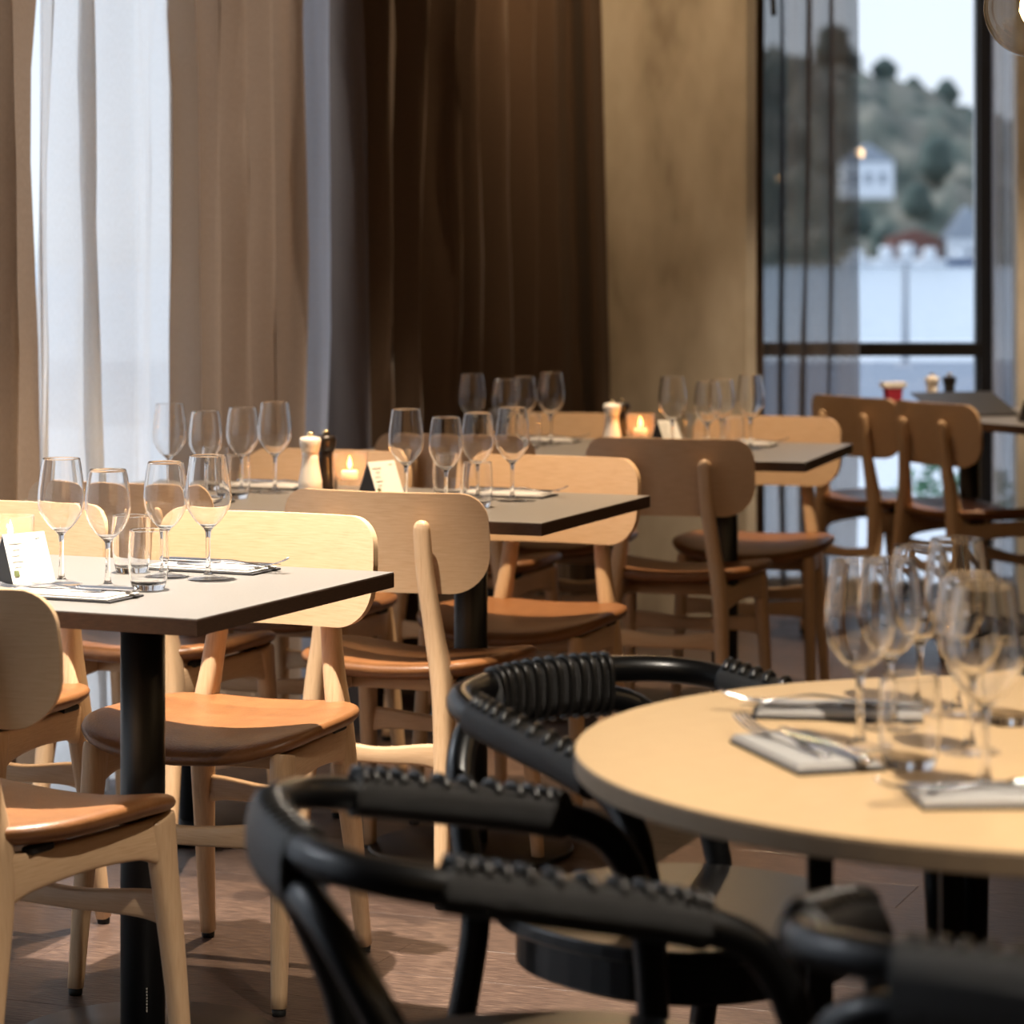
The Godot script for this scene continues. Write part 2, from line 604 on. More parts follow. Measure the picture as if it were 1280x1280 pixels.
func shell():
	# floor slab and planks
	var plan := PackedVector2Array()
	for v in [W(-8.3, -0.2, 0.0), W(6.0, -0.2, 0.0), P(0.85, 10.5), P(3.7, 10.5), P(3.7, -2.7)]:
		plan.append(Vector2(v.x, v.z))
	var fs := begin(false)
	prism(fs, plan, -0.212, -0.012, 0.0)
	var fl := struct("floor", done(fs), M.floor_base)
	var long := 1.6
	var wide := 0.20
	var turn := 0.372
	var dirx := Vector2(cos(turn), -sin(turn))   # (x, d)
	var diry := Vector2(sin(turn), cos(turn))
	var meshes := []
	for k in 3:
		var st := begin(false)
		prism(st, rect(long - 0.0008, wide - 0.0008), -0.012, [0.0, -0.0002, -0.0004][k], 0.0005)
		meshes.append(done(st))
	for row in range(-3, 34):
		for col in range(-2, 4):
			var shift := fmod(row * 0.37, 1.0)
			var c := Vector2(0.0, 3.2) + dirx * ((col + shift) * long) + diry * (row * wide)
			if c.y < 2.6 or c.y > 10.4 or c.x < -2.4 or c.x > 3.2:
				continue
			var px := 640.0 + FOCAL * c.x / maxf(c.y, 1.0)
			if px < -900 or px > 2000 or (c.y < 3.2 and absf(c.x) > 1.9):
				continue
			var m := part("plank", meshes[rng.randi() % 3], M.planks[rng.randi() % 4], fl)
			m.position = P(c.x, c.y, 0.0)
			m.rotation.y = -turn
	var cs := begin(false)
	prism(cs, plan, 3.1, 3.3, 0.0)
	struct("ceiling", done(cs), M.ceiling)
	struct("wall_right", box_mesh(Vector3(0.2, 3.3, 14.0), Vector3(3.6, 1.5, -4.0), 0.0), M.dark_wall)
	struct("wall_rear", box_mesh(Vector3(10.0, 3.3, 0.2), Vector3(-0.6, 1.5, 2.6), 0.0), M.dark_wall)
	# curtained wall with two openings
	var st := begin(false)
	wall_box(st, -8.4, -3.2, -0.2, 0.0, 0.0, 3.15)
	wall_box(st, 3.20, 5.95, -0.2, 0.0, 0.0, 3.15)
	wall_box(st, -3.2, 3.20, -0.2, 0.0, 2.85, 3.15)
	struct("wall_left", done(st), M.dark_wall)
	var fr := begin(false)
	for q in [-3.2, -1.60, 0.0, 1.36, 3.14]:
		wall_box(fr, q, q + 0.06, -0.14, -0.08, 0.0, 2.85)
	wall_box(fr, -3.2, 3.20, -0.14, -0.08, 0.0, 0.07)
	wall_box(fr, -3.2, 3.20, -0.14, -0.08, 2.78, 2.85)
	var w2 := struct("window_2", done(fr), M.frame)
	for q in [[-3.14, -1.60], [-1.54, 0.0], [0.06, 1.36], [1.42, 3.14]]:
		var pn := begin(false)
		wall_box(pn, q[0], q[1], -0.114, -0.108, 0.07, 2.78)
		part("pane", done(pn), M.pane, w2)
	# concrete column
	var co := begin(false)
	prism(co, PackedVector2Array([Vector2(0.306, -9.6), Vector2(0.815, -9.6), Vector2(0.853, -9.64), Vector2(0.853, -10.5), Vector2(0.306, -10.5)]), 0.0, 3.12, 0.0)
	struct("trim_1", done(co), M.concrete)
	# window wall
	var wr := begin(false)
	box(wr, Vector3(1.8, 3.15, 0.08), Vector3(1.812 + 0.9, 1.55, -9.94), 0.004)
	box(wr, Vector3(1.5, 3.15, 0.5), Vector3(2.06 + 0.75, 1.55, -10.25), 0.004)
	struct("wall_window", done(wr), M.plaster)
	var ln := begin(false)
	box(ln, Vector3(1.3, 0.3, 0.3), Vector3(1.40, 3.0, -10.35), 0.0)
	struct("trim_2", done(ln), M.plaster)
	window_one()

func window_one():
	var d := 10.3
	var f := begin(false)
	var z := -d
	# side posts, head and sill
	box(f, Vector3(0.055, 2.85, 0.09), Vector3(1.766, 1.425, z), 0.004)
	box(f, Vector3(0.055, 2.85, 0.09), Vector3(0.885, 1.425, z), 0.004)
	box(f, Vector3(0.06, 2.85, 0.09), Vector3(2.03, 1.425, z), 0.004)
	box(f, Vector3(1.18, 0.07, 0.09), Vector3(1.455, 0.035, z), 0.004)
	box(f, Vector3(1.18, 0.07, 0.09), Vector3(1.455, 2.83, z), 0.004)
	var w := struct("window_1", done(f), M.frame)
	var t := begin(false)
	box(t, Vector3(0.84, 0.05, 0.10), Vector3(1.325, 0.922, z), 0.004)
	part("transom", done(t), M.frame, w)
	var s := begin(false)
	box(s, Vector3(0.012, 2.7, 0.05), Vector3(1.733, 1.425, z - 0.01), 0.002)
	part("glazing_bead", done(s), M.frame_cold, w)
	part("pane", box_mesh(Vector3(0.80, 1.85, 0.006), Vector3(1.325, 1.87, z - 0.01), 0.0), M.pane, w)
	part("pane", box_mesh(Vector3(0.80, 0.83, 0.006), Vector3(1.325, 0.485, z - 0.01), 0.0), M.pane, w)

	part("pane", box_mesh(Vector3(0.21, 2.72, 0.006), Vector3(1.897, 1.43, z - 0.01), 0.0), M.pane, w)

func curtain(called: String, m: Material, q0: float, q1: float, period: float, amp: float, n0: float, seed_: int, label: String, lean := 0.0, y0 := 0.012, y1 := 2.95) -> MeshInstance3D:
	var ns := FastNoiseLite.new()
	ns.seed = seed_
	ns.frequency = 0.55
	var cols := int((q1 - q0) / period * 18.0) + 8
	var rows := 14
	var st := begin()
	var grid := []
	for r in rows + 1:
		var y := lerpf(y0, y1, float(r) / rows)
		var line := []
		for c in cols + 1:
			var u := float(c) / cols
			var q := lerpf(q0, q1, u)
			var ph := q / period * TAU + ns.get_noise_2d(q * 3.0, y * 0.35) * 3.6
			var a := amp * (0.8 + 0.5 * ns.get_noise_2d(q * 2.0 + 40.0, y * 0.5))
			var w := sin(ph) + 0.25 * sin(ph * 2.0 + 1.0)
			var dq := 0.32 * period * sin(ph * 1.0 + 1.3) * 0.5
			var push := lean * u * u * (1.0 - y / y1)
			line.append(W(q + dq + push, n0 + a * w, y))
		grid.append(line)
	for r in rows:
		for c in cols:
			quad(st, grid[r][c], grid[r][c + 1], grid[r + 1][c + 1], grid[r + 1][c])
	return one(called, done(st), m, label, "curtain", Vector3.ZERO, 0.0, "curtains along the left wall")

func curtains():
	var edge := curtain("linen_curtain", M.taupe, 1.22, 1.49, 0.15, 0.035, 0.10, 5, "taupe linen curtain with frayed edge at the far left")
	curtain("sheer_curtain", M.sheer, 1.47, 2.26, 0.28, 0.050, 0.09, 8, "bright white sheer curtain glowing with daylight at the left")
	curtain("linen_curtain", M.taupe, 2.24, 2.88, 0.165, 0.060, 0.10, 14, "pleated taupe linen curtain right of the white sheer")
	curtain("sheer_curtain", M.grey_sheer, 2.86, 3.12, 0.20, 0.040, 0.09, 19, "narrow blue-grey sheer strip between taupe and dark brown curtains")
	var brown := curtain("brown_curtain", M.brown, 3.09, 5.15, 0.235, 0.098, 0.145, 27, "long dark brown pleated curtain ending at the concrete column")
	# its loose end hangs over the edge of the column and swings out towards the floor
	var le := begin()
	var lg := []
	for r in 15:
		var y := lerpf(0.012, 2.95, r / 14.0)
		var line := []
		var right := 0.335 - 0.030 * clampf((y - 0.9) / 1.3, -0.5, 1.4)
		for c in 41:
			var u := c / 40.0
			line.append(P(lerpf(0.075, right, u), 9.46 + 0.035 * sin(u * 13.0 + 0.5 * y) - 0.02 * u, y))
		lg.append(line)
	for r in 14:
		for c in 40:
			quad(le, lg[r][c], lg[r][c + 1], lg[r + 1][c + 1], lg[r + 1][c])
	part("loose_end", done(le), M.brown, brown)
	curtain("sheer_curtain", M.sheer, -3.25, 1.24, 0.28, 0.050, 0.09, 33, "added unseen white sheer curtain out of view at the left, blocking and softening the sun")  # added out of view: holds back the sun and glows as soft side light
	# loose threads of the frayed edge
	var fr := begin()
	var r2 := RandomNumberGenerator.new()
	r2.seed = 4
	for i in 150:
		var y := r2.randf_range(0.9, 1.75)
		var a := W(1.215 + r2.randf_range(0.0, 0.03), 0.10 + r2.randf_range(-0.03, 0.05), y)
		var b := a + Vector3(r2.randf_range(-0.02, 0.02), r2.randf_range(-0.03, 0.012), r2.randf_range(-0.01, 0.02))
		limb(fr, [a, (a + b) * 0.5 + Vector3(0, 0.006, 0), b], [Vector2(0.0014, 0.0014), Vector2(0.0014, 0.0014), Vector2(0.001, 0.001)], Vector3(0.3, 0.2, 0.9), 4)
	var fo := part("fringe", done(fr), M.taupe, edge)
	fo.set_meta("kind", "stuff")
	# rail
	var rl := begin(false)
	wall_box(rl, -3.3, 5.8, 0.085, 0.115, 2.955, 2.985)
	one("curtain_rail", done(rl), M.black_metal, "black curtain rail under the ceiling along the left wall", "rail")
	# dark sheer before the window wall
	var ns := FastNoiseLite.new()
	ns.seed = 31
	ns.frequency = 0.6
	var st := begin()
	var grid := []
	for r in 15:
		var y := lerpf(0.012, 2.8, r / 14.0)
		var line := []
		for c in 121:
			var x := lerpf(0.885, 1.245, c / 120.0)
			var ph := (x - 0.88) / 0.088 * TAU + ns.get_noise_2d(x * 4.0, y * 0.4) * 3.0
			line.append(P(x + 0.030 * sin(ph + 1.2), 10.10 + 0.06 * sin(ph), y))
		grid.append(line)
	for r in 14:
		for c in 120:
			quad(st, grid[r][c], grid[r][c + 1], grid[r + 1][c + 1], grid[r + 1][c])
	one("sheer_curtain", done(st), M.dark_sheer, "dark grey translucent curtain hanging before the left part of the window", "curtain")
	var ps := begin()  # sheer strip added so daylight makes a bright band beside the window post
	var pg := []
	for r in 9:
		var y := lerpf(0.012, 2.8, r / 8.0)
		var line := []
		for c in 33:
			var u := c / 32.0
			line.append(P(lerpf(1.765, 1.99, u) + 0.006 * sin(u * 22.0), 10.14 + 0.018 * sin(u * 26.0 + 0.3 * y), y))
		pg.append(line)
	for r in 8:
		for c in 32:
			quad(ps, pg[r][c], pg[r][c + 1], pg[r + 1][c + 1], pg[r + 1][c])
	one("sheer_curtain", done(ps), M.grey_sheer, "pale sheer strip added as a bright band right of the black window post", "curtain")
	# brown edge of the curtain next to the column
	var be := begin()
	limb(be, [P(0.885, 9.93, 0.012), P(0.882, 9.93, 1.4), P(0.886, 9.93, 2.8)], [Vector2(0.05, 0.06), Vector2(0.046, 0.06), Vector2(0.05, 0.06)], Vector3.RIGHT, 14)
	one("tied_curtain", done(be), M.brown, "narrow dark brown curtain bundle between concrete column and window", "curtain")
	# end of a black cable at the top edge
	var cb := begin()
	tube(cb, spline([P(0.86, 9.35, 3.05), P(0.868, 9.34, 2.6), P(0.878, 9.33, 2.25), P(0.885, 9.33, 2.085)], 5), 0.010, 8)
	one("cable_end", done(cb), M.black_metal, "end of a black cable hanging before the window curtain at the top", "cable")

# =====================================================================
# outside the windows
# =====================================================================
func outside():
	one("quay", box_mesh(Vector3(220, 0.4, 110), Vector3(0, -0.50, 4.1), 0.0), M.quay, "pale quay paving outside the windows, down to the water", "quay")
	one("roadway", box_mesh(Vector3(90, 0.03, 15), Vector3(10, -0.285, -33.0), 0.0), M.asphalt, "grey roadway strip along the quay outside", "road")
	one("water", box_mesh(Vector3(1600, 0.4, 540), Vector3(100, -1.25, -325.0), 0.0), M.water, "pale harbour water beyond the quay", "water")
	# hill across the water
	var ns := FastNoiseLite.new()
	ns.seed = 9
	ns.frequency = 0.02
	ns.fractal_octaves = 4
	var st := begin()
	var nx := 110
	var nd := 40
	var pts := []
	var cols := []
	for j in nd + 1:
		var row := []
		var crow := []
		for i in nx + 1:
			var x := lerpf(20, 420, float(i) / nx)
			var d := lerpf(598, 900, float(j) / nd)
			var up := clampf((d - 605.0) / 190.0, 0.0, 1.0)
			var ridge := 60.0 - 0.30 * (x - 75.0)
			var y := -1.2 + smoothstep(0.0, 1.0, up) * maxf(6.0, ridge) + ns.get_noise_2d(x * 3.0, d * 2.0) * 7.0 * minf(1.0, up * 5.0)
			row.append(P(x, d, y))
			var v := ns.get_noise_2d(x * 5.0 + 300.0, d * 3.0)
			var g := Color(0.05, 0.075, 0.06).lerp(Color(0.22, 0.205, 0.16), clampf(v * 1.6 + 0.45, 0.0, 1.0))
			crow.append(g)
		pts.append(row)
		cols.append(crow)
	for j in nd:
		for i in nx:
			for k in [[0, 0], [0, 1], [1, 1], [0, 0], [1, 1], [1, 0]]:
				st.set_color(cols[j + k[0]][i + k[1]])
				st.add_vertex(pts[j + k[0]][i + k[1]])
	one("wooded_hill", done(st), M.hill, "wooded hillside across the water seen through the window", "hill")
	# trees on the ridge line and slope
	var tn := 0
	for t in [[92.0, 790.0, 9.0], [98.0, 800.0, 6.0], [108.0, 800.0, 6.5], [117.0, 805.0, 5.0], [126.0, 800.0, 6.0], [80.0, 640.0, 6.0], [97.0, 660.0, 6.0], [106.0, 690.0, 7.0], [84.0, 625.0, 5.0]]:
		var up := clampf((t[1] - 605.0) / 190.0, 0.0, 1.0)
		var gy: float = -1.2 + smoothstep(0.0, 1.0, up) * maxf(6.0, 60.0 - 0.30 * (t[0] - 75.0)) - 1.0
		var tr := thing("hill_tree", "%s on the hill across the water" % ["tall dark tree at the left end of the ridge", "lower tree right of the tall ridge tree", "tree on the middle of the ridge", "small tree on the right ridge", "last tree at the right end of the ridge", "dark tree below the white house", "dark tree on the slope centre", "dark tree above the white gabled house", "dark tree low at the left"][tn], "tree", P(t[0], t[1], gy), 0.0, "trees on the hill")
		var c := begin()
		var prof := []
		for i in 9:
			var a := PI * i / 8.0
			prof.append(Vector2(maxf(0.0, t[2] * (0.62 + 0.12 * sin(i * 2.3 + tn)) * sin(a)), t[2] * (0.85 - 0.85 * cos(a))))
		lathe(c, prof, 12)
		part("crown", done(c), mat(Color8(62, 78, 72), 0.9), tr)
		var tk := begin()
		limb(tk, [Vector3(0, -1, 0), Vector3(0, t[2] * 0.6, 0)], [Vector2(0.8, 0.8), Vector2(0.5, 0.5)], Vector3.RIGHT, 8)
		part("trunk", done(tk), M.house_red, tr)
		tn += 1
	# houses and boats by the far shore
	house(P(78.5, 612, 14.0), Vector3(11, 8.0, 9), 4.0, M.house_white, M.roof_grey, "white house half way up the hill across the water")
	house(P(99.0, 603, -1.0), Vector3(9, 6.0, 9), 7.0, M.house_white, M.roof_grey, "white gabled boathouse on the far shore at the right")
	house(P(88.0, 606, -1.0), Vector3(11, 6.0, 9), 2.0, M.house_red, M.house_red, "reddish brown house on the far shore")
	var bn := 0
	for b in [[74.0, 590.0, 2.6], [80.0, 588.0, 3.4], [85.0, 592.0, 4.2], [89.0, 586.0, 3.0], [96.0, 590.0, 2.4]]:
		var bt := thing("motor_boat", "white boat moored at the far shore, %s from the left" % ["first", "second", "third", "fourth", "fifth"][bn], "boat", P(b[0], b[1], -1.05), 0.0, "boats on the far shore")
		var hl := begin()
		limb(hl, [Vector3(-3.2, 0.9, 0), Vector3(-2.0, 0.8, 0), Vector3(1.0, 0.8, 0), Vector3(3.2, 1.1, 0)], [Vector2(1.8, 1.6), Vector2(2.2, 1.8), Vector2(2.2, 1.8), Vector2(0.3, 1.6)], Vector3(0, 0, 1), 12, 3.0)
		part("hull", done(hl), M.house_white if bn != 4 else M.hull_blue, bt)
		var cbn := begin()
		box(cbn, Vector3(2.6, b[2] * 0.8, 1.5), Vector3(-0.3, 1.6 + b[2] * 0.4, 0), 0.2)
		part("cabin", done(cbn), M.house_white, bt)
		bn += 1
	# railing post and shrub by the window
	var po := begin()
	limb(po, [Vector3(0, 0, 0), Vector3(0, 1.45, 0)], [Vector2(0.09, 0.09), Vector2(0.09, 0.09)], Vector3.RIGHT, 10)
	one("railing_post", done(po), M.roof_grey, "grey post standing on the quay outside the window", "post", P(5.7, 40.0, -0.268))
	var bu := thing("shrub", "low green shrub outside the window behind the leather chairs", "shrub", P(2.62, 16.2, -0.29))
	var lf := begin(false)
	var r2 := RandomNumberGenerator.new()
	r2.seed = 77
	for i in 260:
		var a := r2.randf() * TAU
		var e := r2.randf()
		var c := Vector3(cos(a) * 0.42 * sqrt(e), 0.05 + 0.35 * r2.randf() * (1.0 - e * 0.6), sin(a) * 0.3 * sqrt(e))
		var u := Vector3(r2.randf_range(-1, 1), r2.randf_range(-0.4, 1), r2.randf_range(-1, 1)).normalized() * 0.05
		var v := u.cross(Vector3(r2.randf_range(-1, 1), r2.randf_range(-1, 1), r2.randf_range(-1, 1))).normalized() * 0.022
		quad(lf, c - u, c + v, c + u, c - v)
	var fo := part("foliage", done(lf), M.leaf, bu)
	fo.set_meta("kind", "stuff")

func house(at: Vector3, size: Vector3, rise: float, wall: Material, roof: Material, label: String):
	var h := thing("shore_house", label, "house", at)
	var st := begin(false)
	box(st, size, Vector3(0, size.y / 2, 0), 0.0)
	part("walls", done(st), wall, h)
	var r := begin(false)
	var x := size.x / 2 + 0.5
	var z := size.z / 2 + 0.5
	var a := Vector3(-x, size.y, z)
	var b := Vector3(x, size.y, z)
	var c := Vector3(x, size.y, -z)
	var d := Vector3(-x, size.y, -z)
	var e := Vector3(0, size.y + rise, z)
	var f := Vector3(0, size.y + rise, -z)
	tri(r, a, e, b)
	tri(r, c, f, d)
	quad(r, a, d, f, e)
	quad(r, b, e, f, c)
	quad(r, a, b, c, d)
	part("roof", done(r), roof, h)
	for k in 3:
		var w := begin(false)
		box(w, Vector3(size.x * 0.14, size.y * 0.3, 0.3), Vector3(size.x * (k - 1) * 0.28, size.y * 0.55, size.z / 2), 0.02)
		part("window", done(w), M.roof_grey, h)

# =====================================================================
# furniture
# =====================================================================
# oak chair: faces local +z, origin on the floor under the seat centre
func seat_mesh() -> ArrayMesh:
	var st := begin()
	var seg := 48
	var rs := []
	# (scale of outline, drop below the top surface)
	var prof := [[0.02, 0.0], [0.3, 0.0], [0.55, 0.0], [0.75, 0.0], [0.88, 0.001], [0.95, 0.004], [0.985, 0.009], [1.0, 0.016], [0.99, 0.023], [0.955, 0.029], [0.88, 0.033], [0.6, 0.034], [0.02, 0.034]]
	for k in prof:
		var r := PackedVector3Array()
		for j in seg:
			var a := TAU * j / seg
			var c := cos(a)
			var s := sin(a)
			var x := signf(c) * pow(absf(c), 2.0 / 3.3)
			var z := signf(s) * pow(absf(s), 2.0 / 3.3)
			var wid := 0.222 + 0.012 * z
			x *= wid * k[0]
			z *= 0.213 * k[0]
			var y := 0.452 + 0.52 * x * x
			if z > 0.06:
				y -= 0.75 * (z - 0.06) * (z - 0.06)
			if z < -0.05:
				y += 0.5 * (z + 0.05) * (z + 0.05)
			r.append(Vector3(x, y - k[1], z + 0.012))
		rs.append(r)
	rings(st, rs, true, true)
	return done(st)

func back_mesh() -> ArrayMesh:
	# bent plywood panel
	var st := begin()
	var w := 0.222
	var h := 0.200
	var th := 0.013
	var rt := 0.050
	var rb := 0.075
	var rows := 22
	var cols := 18
	var front := []
	var back := []
	for r in rows + 1:
		var tt := float(r) / rows
		var v := h * (0.5 - 0.5 * cos(PI * tt))      # rows packed near the edges
		var hw := w
		if v < rb:
			hw = w - rb + sqrt(maxf(0.0, rb * rb - (rb - v) * (rb - v)))
		elif v > h - rt:
			var e := v - (h - rt)
			hw = w - rt + sqrt(maxf(0.0, rt * rt - e * e))
		hw -= 0.010 * absf(v / h - 0.55)
		var fr := []
		var br := []
		for c in cols + 1:
			var x := hw * (-1.0 + 2.0 * float(c) / cols)
			var z := -0.176 - 0.10 * (v - h * 0.5) + 0.75 * x * x
			var n := Vector2(-1.5 * x, 1.0).normalized()
			var y := 0.602 + v
			fr.append(Vector3(x + n.x * th / 2, y, z + n.y * th / 2))
			br.append(Vector3(x - n.x * th / 2, y, z - n.y * th / 2))
		front.append(fr)
		back.append(br)
	for r in rows:
		for c in cols:
			quad(st, front[r][c + 1], front[r][c], front[r + 1][c], front[r + 1][c + 1])
			quad(st, back[r][c], back[r][c + 1], back[r + 1][c + 1], back[r + 1][c])
	st.set_smooth_group(1)
	for r in rows:
		quad(st, front[r][0], back[r][0], back[r + 1][0], front[r + 1][0])
		quad(st, back[r][cols], front[r][cols], front[r + 1][cols], back[r + 1][cols])
	for c in cols:
		quad(st, front[0][c], front[0][c + 1], back[0][c + 1], back[0][c])
		quad(st, back[rows][c], back[rows][c + 1], front[rows][c + 1], front[rows][c])
	return done(st)

func v2(a: Array) -> Array:
	var o := []
	for i in a:
		o.append(Vector2(i[0], i[1]))
	return o

func vspline(a: Array, n: int) -> Array:
	return spline(v2(a), n)

func oak_chair(label: String) -> Node3D:
	var t := thing("oak_chair", label, "chair", Vector3.ZERO, 0.0, "oak chairs with brown leather seats")
	var meshes := oak_parts
	if meshes.is_empty():
		meshes.seat = seat_mesh()
		meshes.back = back_mesh()
		for s in [-1, 1]:
			var rl := begin()
			var path := spline([Vector3(s * 0.158, 0.012, -0.238), Vector3(s * 0.150, 0.2, -0.208), Vector3(s * 0.139, 0.40, -0.180), Vector3(s * 0.122, 0.52, -0.183), Vector3(s * 0.108, 0.64, -0.197), Vector3(s * 0.104, 0.722, -0.205), Vector3(s * 0.104, 0.740, -0.2065), Vector3(s * 0.104, 0.748, -0.207), Vector3(s * 0.104, 0.751, -0.207)], 5)
			var sizes := vspline([[0.026, 0.028], [0.033, 0.038], [0.038, 0.060], [0.036, 0.044], [0.035, 0.030], [0.034, 0.024], [0.030, 0.021], [0.020, 0.014], [0.004, 0.003]], 5)
			limb(rl, path, sizes, Vector3.RIGHT, 18, 3.0)
			meshes["rear%d" % s] = done(rl)
			var fl := begin()
			var fpath := spline([Vector3(s * 0.192, 0.012, 0.205), Vector3(s * 0.186, 0.2, 0.185), Vector3(s * 0.180, 0.35, 0.166), Vector3(s * 0.178, 0.415, 0.158), Vector3(s * 0.178, 0.428, 0.156)], 5)
			limb(fl, fpath, vspline([[0.025, 0.027], [0.031, 0.036], [0.034, 0.048], [0.034, 0.060], [0.030, 0.056]], 5), Vector3.RIGHT, 18, 3.0)
			meshes["front%d" % s] = done(fl)
			var sr := begin()
			var spath := spline([Vector3(s * 0.139, 0.388, -0.176), Vector3(s * 0.148, 0.396, -0.125), Vector3(s * 0.160, 0.400, 0.0), Vector3(s * 0.172, 0.398, 0.105), Vector3(s * 0.178, 0.392, 0.152)], 5)
			limb(sr, spath, vspline([[0.026, 0.082], [0.026, 0.060], [0.026, 0.050], [0.026, 0.056], [0.026, 0.072]], 5), Vector3.RIGHT, 16, 5.0)
			meshes["rail%d" % s] = done(sr)
			var ft := begin()
			lathe(ft, [Vector2(0, 0), Vector2(0.011, 0), Vector2(0.012, 0.004), Vector2(0.012, 0.014), Vector2(0, 0.015)], 14)
			meshes.foot = done(ft)
			meshes.spacer = box_mesh(Vector3(0.020, 0.012, 0.05), Vector3.ZERO, 0.003)
		var stf := begin()
		limb(stf, spline([Vector3(-0.184, 0.285, 0.175), Vector3(-0.13, 0.288, 0.175), Vector3(0, 0.282, 0.175), Vector3(0.13, 0.288, 0.175), Vector3(0.184, 0.285, 0.175)], 5), vspline([[0.020, 0.056], [0.020, 0.042], [0.020, 0.032], [0.020, 0.042], [0.020, 0.056]], 5), Vector3(0, 0, 1), 14, 5.0)
		meshes.sf = done(stf)
		var stb := begin()
		limb(stb, spline([Vector3(-0.146, 0.285, -0.196), Vector3(-0.1, 0.288, -0.196), Vector3(0, 0.282, -0.196), Vector3(0.1, 0.288, -0.196), Vector3(0.146, 0.285, -0.196)], 5), vspline([[0.020, 0.056], [0.020, 0.042], [0.020, 0.032], [0.020, 0.042], [0.020, 0.056]], 5), Vector3(0, 0, 1), 14, 5.0)
		meshes.sb = done(stb)
		var cr := begin()
		limb(cr, [Vector3(-0.160, 0.392, 0.03), Vector3(0.160, 0.392, 0.03)], [Vector2(0.03, 0.03), Vector2(0.03, 0.03)], Vector3(0, 0, 1), 12, 5.0)
		meshes.cross = done(cr)
		oak_parts = meshes
	part("seat", meshes.seat, M.leather, t)
	part("backrest", meshes.back, M.oak_x, t)
	for s in [-1, 1]:
		var a := part("leg", meshes["rear%d" % s], M.oak_y, t)
		var f := part("glide", meshes.foot, M.rubber, a)
		f.position = Vector3(s * 0.158, 0, -0.238)
		var b := part("leg", meshes["front%d" % s], M.oak_y, t)
		var g := part("glide", meshes.foot, M.rubber, b)
		g.position = Vector3(s * 0.192, 0, 0.205)
		var r := part("side_rail", meshes["rail%d" % s], M.oak_z, t)
		for z in [-0.11, 0.115]:
			var sp := part("spacer", meshes.spacer, M.rubber, r)
			sp.position = Vector3(s * 0.158, 0.428, z)
	part("stretcher", meshes.sf, M.oak_x, t)
	part("stretcher", meshes.sb, M.oak_x, t)
	part("seat_bearer", meshes.cross, M.oak_x, t)
	return t

var oak_parts := {}
var oak0: Node3D

# yaw in degrees: 0 faces straight away from the camera, 90 faces right, 180 faces the camera
func chair_at(x: float, d: float, yaw: float, label: String):
	var a := deg_to_rad(yaw)
	var dir := Vector3(sin(a), 0, -cos(a))
	var turn := atan2(dir.x, dir.z)
	if oak0 == null:
		oak0 = oak_chair(label)
		oak0.position = P(x, d)
		oak0.rotation.y = turn
	else:
		copy(oak0, P(x, d), turn, label)

# grey tables: near right corner (x, d), yaw, length to the left, depth away
var tables := {
	"near": {"o": Vector2(-0.460, 4.029), "yaw": 23.6, "len": 1.24, "dep": 0.655},
	"mid": {"o": Vector2(0.0587, 5.4745), "yaw": 21.3, "len": 1.24, "dep": 0.68},
	"far": {"o": Vector2(0.7545, 7.093), "yaw": 16.5, "len": 1.24, "dep": 0.73},
	"win": {"o": Vector2(1.72, 8.36), "yaw": 61.0, "len": 1.25, "dep": 0.68},
}

func on_table(k: String, t: float, s: float, y := 0.74) -> Vector3:
	var T: Dictionary = tables[k]
	var a := deg_to_rad(T.yaw)
	var p: Vector2 = T.o + Vector2(-cos(a), sin(a)) * t + Vector2(sin(a), cos(a)) * s
	return P(p.x, p.y, y)

func grey_table(k: String, label: String):
	var T: Dictionary = tables[k]
	var L: float = T.len
	var D: float = T.dep
	# local: origin at the near right corner, -x along the length, -z away
	var t := thing("grey_table", label, "table", P(T.o.x, T.o.y), -deg_to_rad(T.yaw), "dark grey restaurant tables")
	# part local axes: x to the right, z towards the camera
	var st := begin(false)
	prism(st, rect(L, D, -L / 2, -D / 2), 0.714, 0.7385, 0.0008)
	var top := part("tabletop", done(st), M.ply, t)
	var la := begin(false)
	prism(la, rect(L - 0.001, D - 0.001, -L / 2, -D / 2), 0.7385, 0.740, 0.0004)
	part("laminate", done(la), M.laminate, top)
	for x in [-0.29, -(L - 0.29)]:
		var leg := part("pedestal", lathe_mesh([Vector2(0, 0.02), Vector2(0.036, 0.02), Vector2(0.036, 0.70), Vector2(0, 0.70)], 32), M.black_metal, t)
		leg.position = Vector3(x, 0, -D / 2)
		var b := part("base", lathe_mesh([Vector2(0, 0), Vector2(0.215, 0), Vector2(0.22, 0.004), Vector2(0.22, 0.010), Vector2(0.214, 0.014), Vector2(0.06, 0.022), Vector2(0, 0.022)], 48), M.black_metal, leg)
		b.position = Vector3.ZERO
		var pl := begin(false)
		box(pl, Vector3(0.28, 0.014, 0.28), Vector3(0, 0.707, 0), 0.002)
		part("top_plate", done(pl), M.black_metal, leg)
		if k == "near" and x > -0.5:
			# tiny upright line of worn print low on the post, not legible
			var pr := begin(false)
			for i in 8:
				var a := deg_to_rad(48.0)
				box(pr, Vector3(0.0012, 0.0026 if i > 0 else 0.004, 0.003), Vector3(0.0358 * cos(a) , 0.064 + i * 0.0050, 0.0358 * sin(a)), 0.0)
			var po := part("print", done(pr), M.grey_print, leg)
			po.set_meta("kind", "stuff")

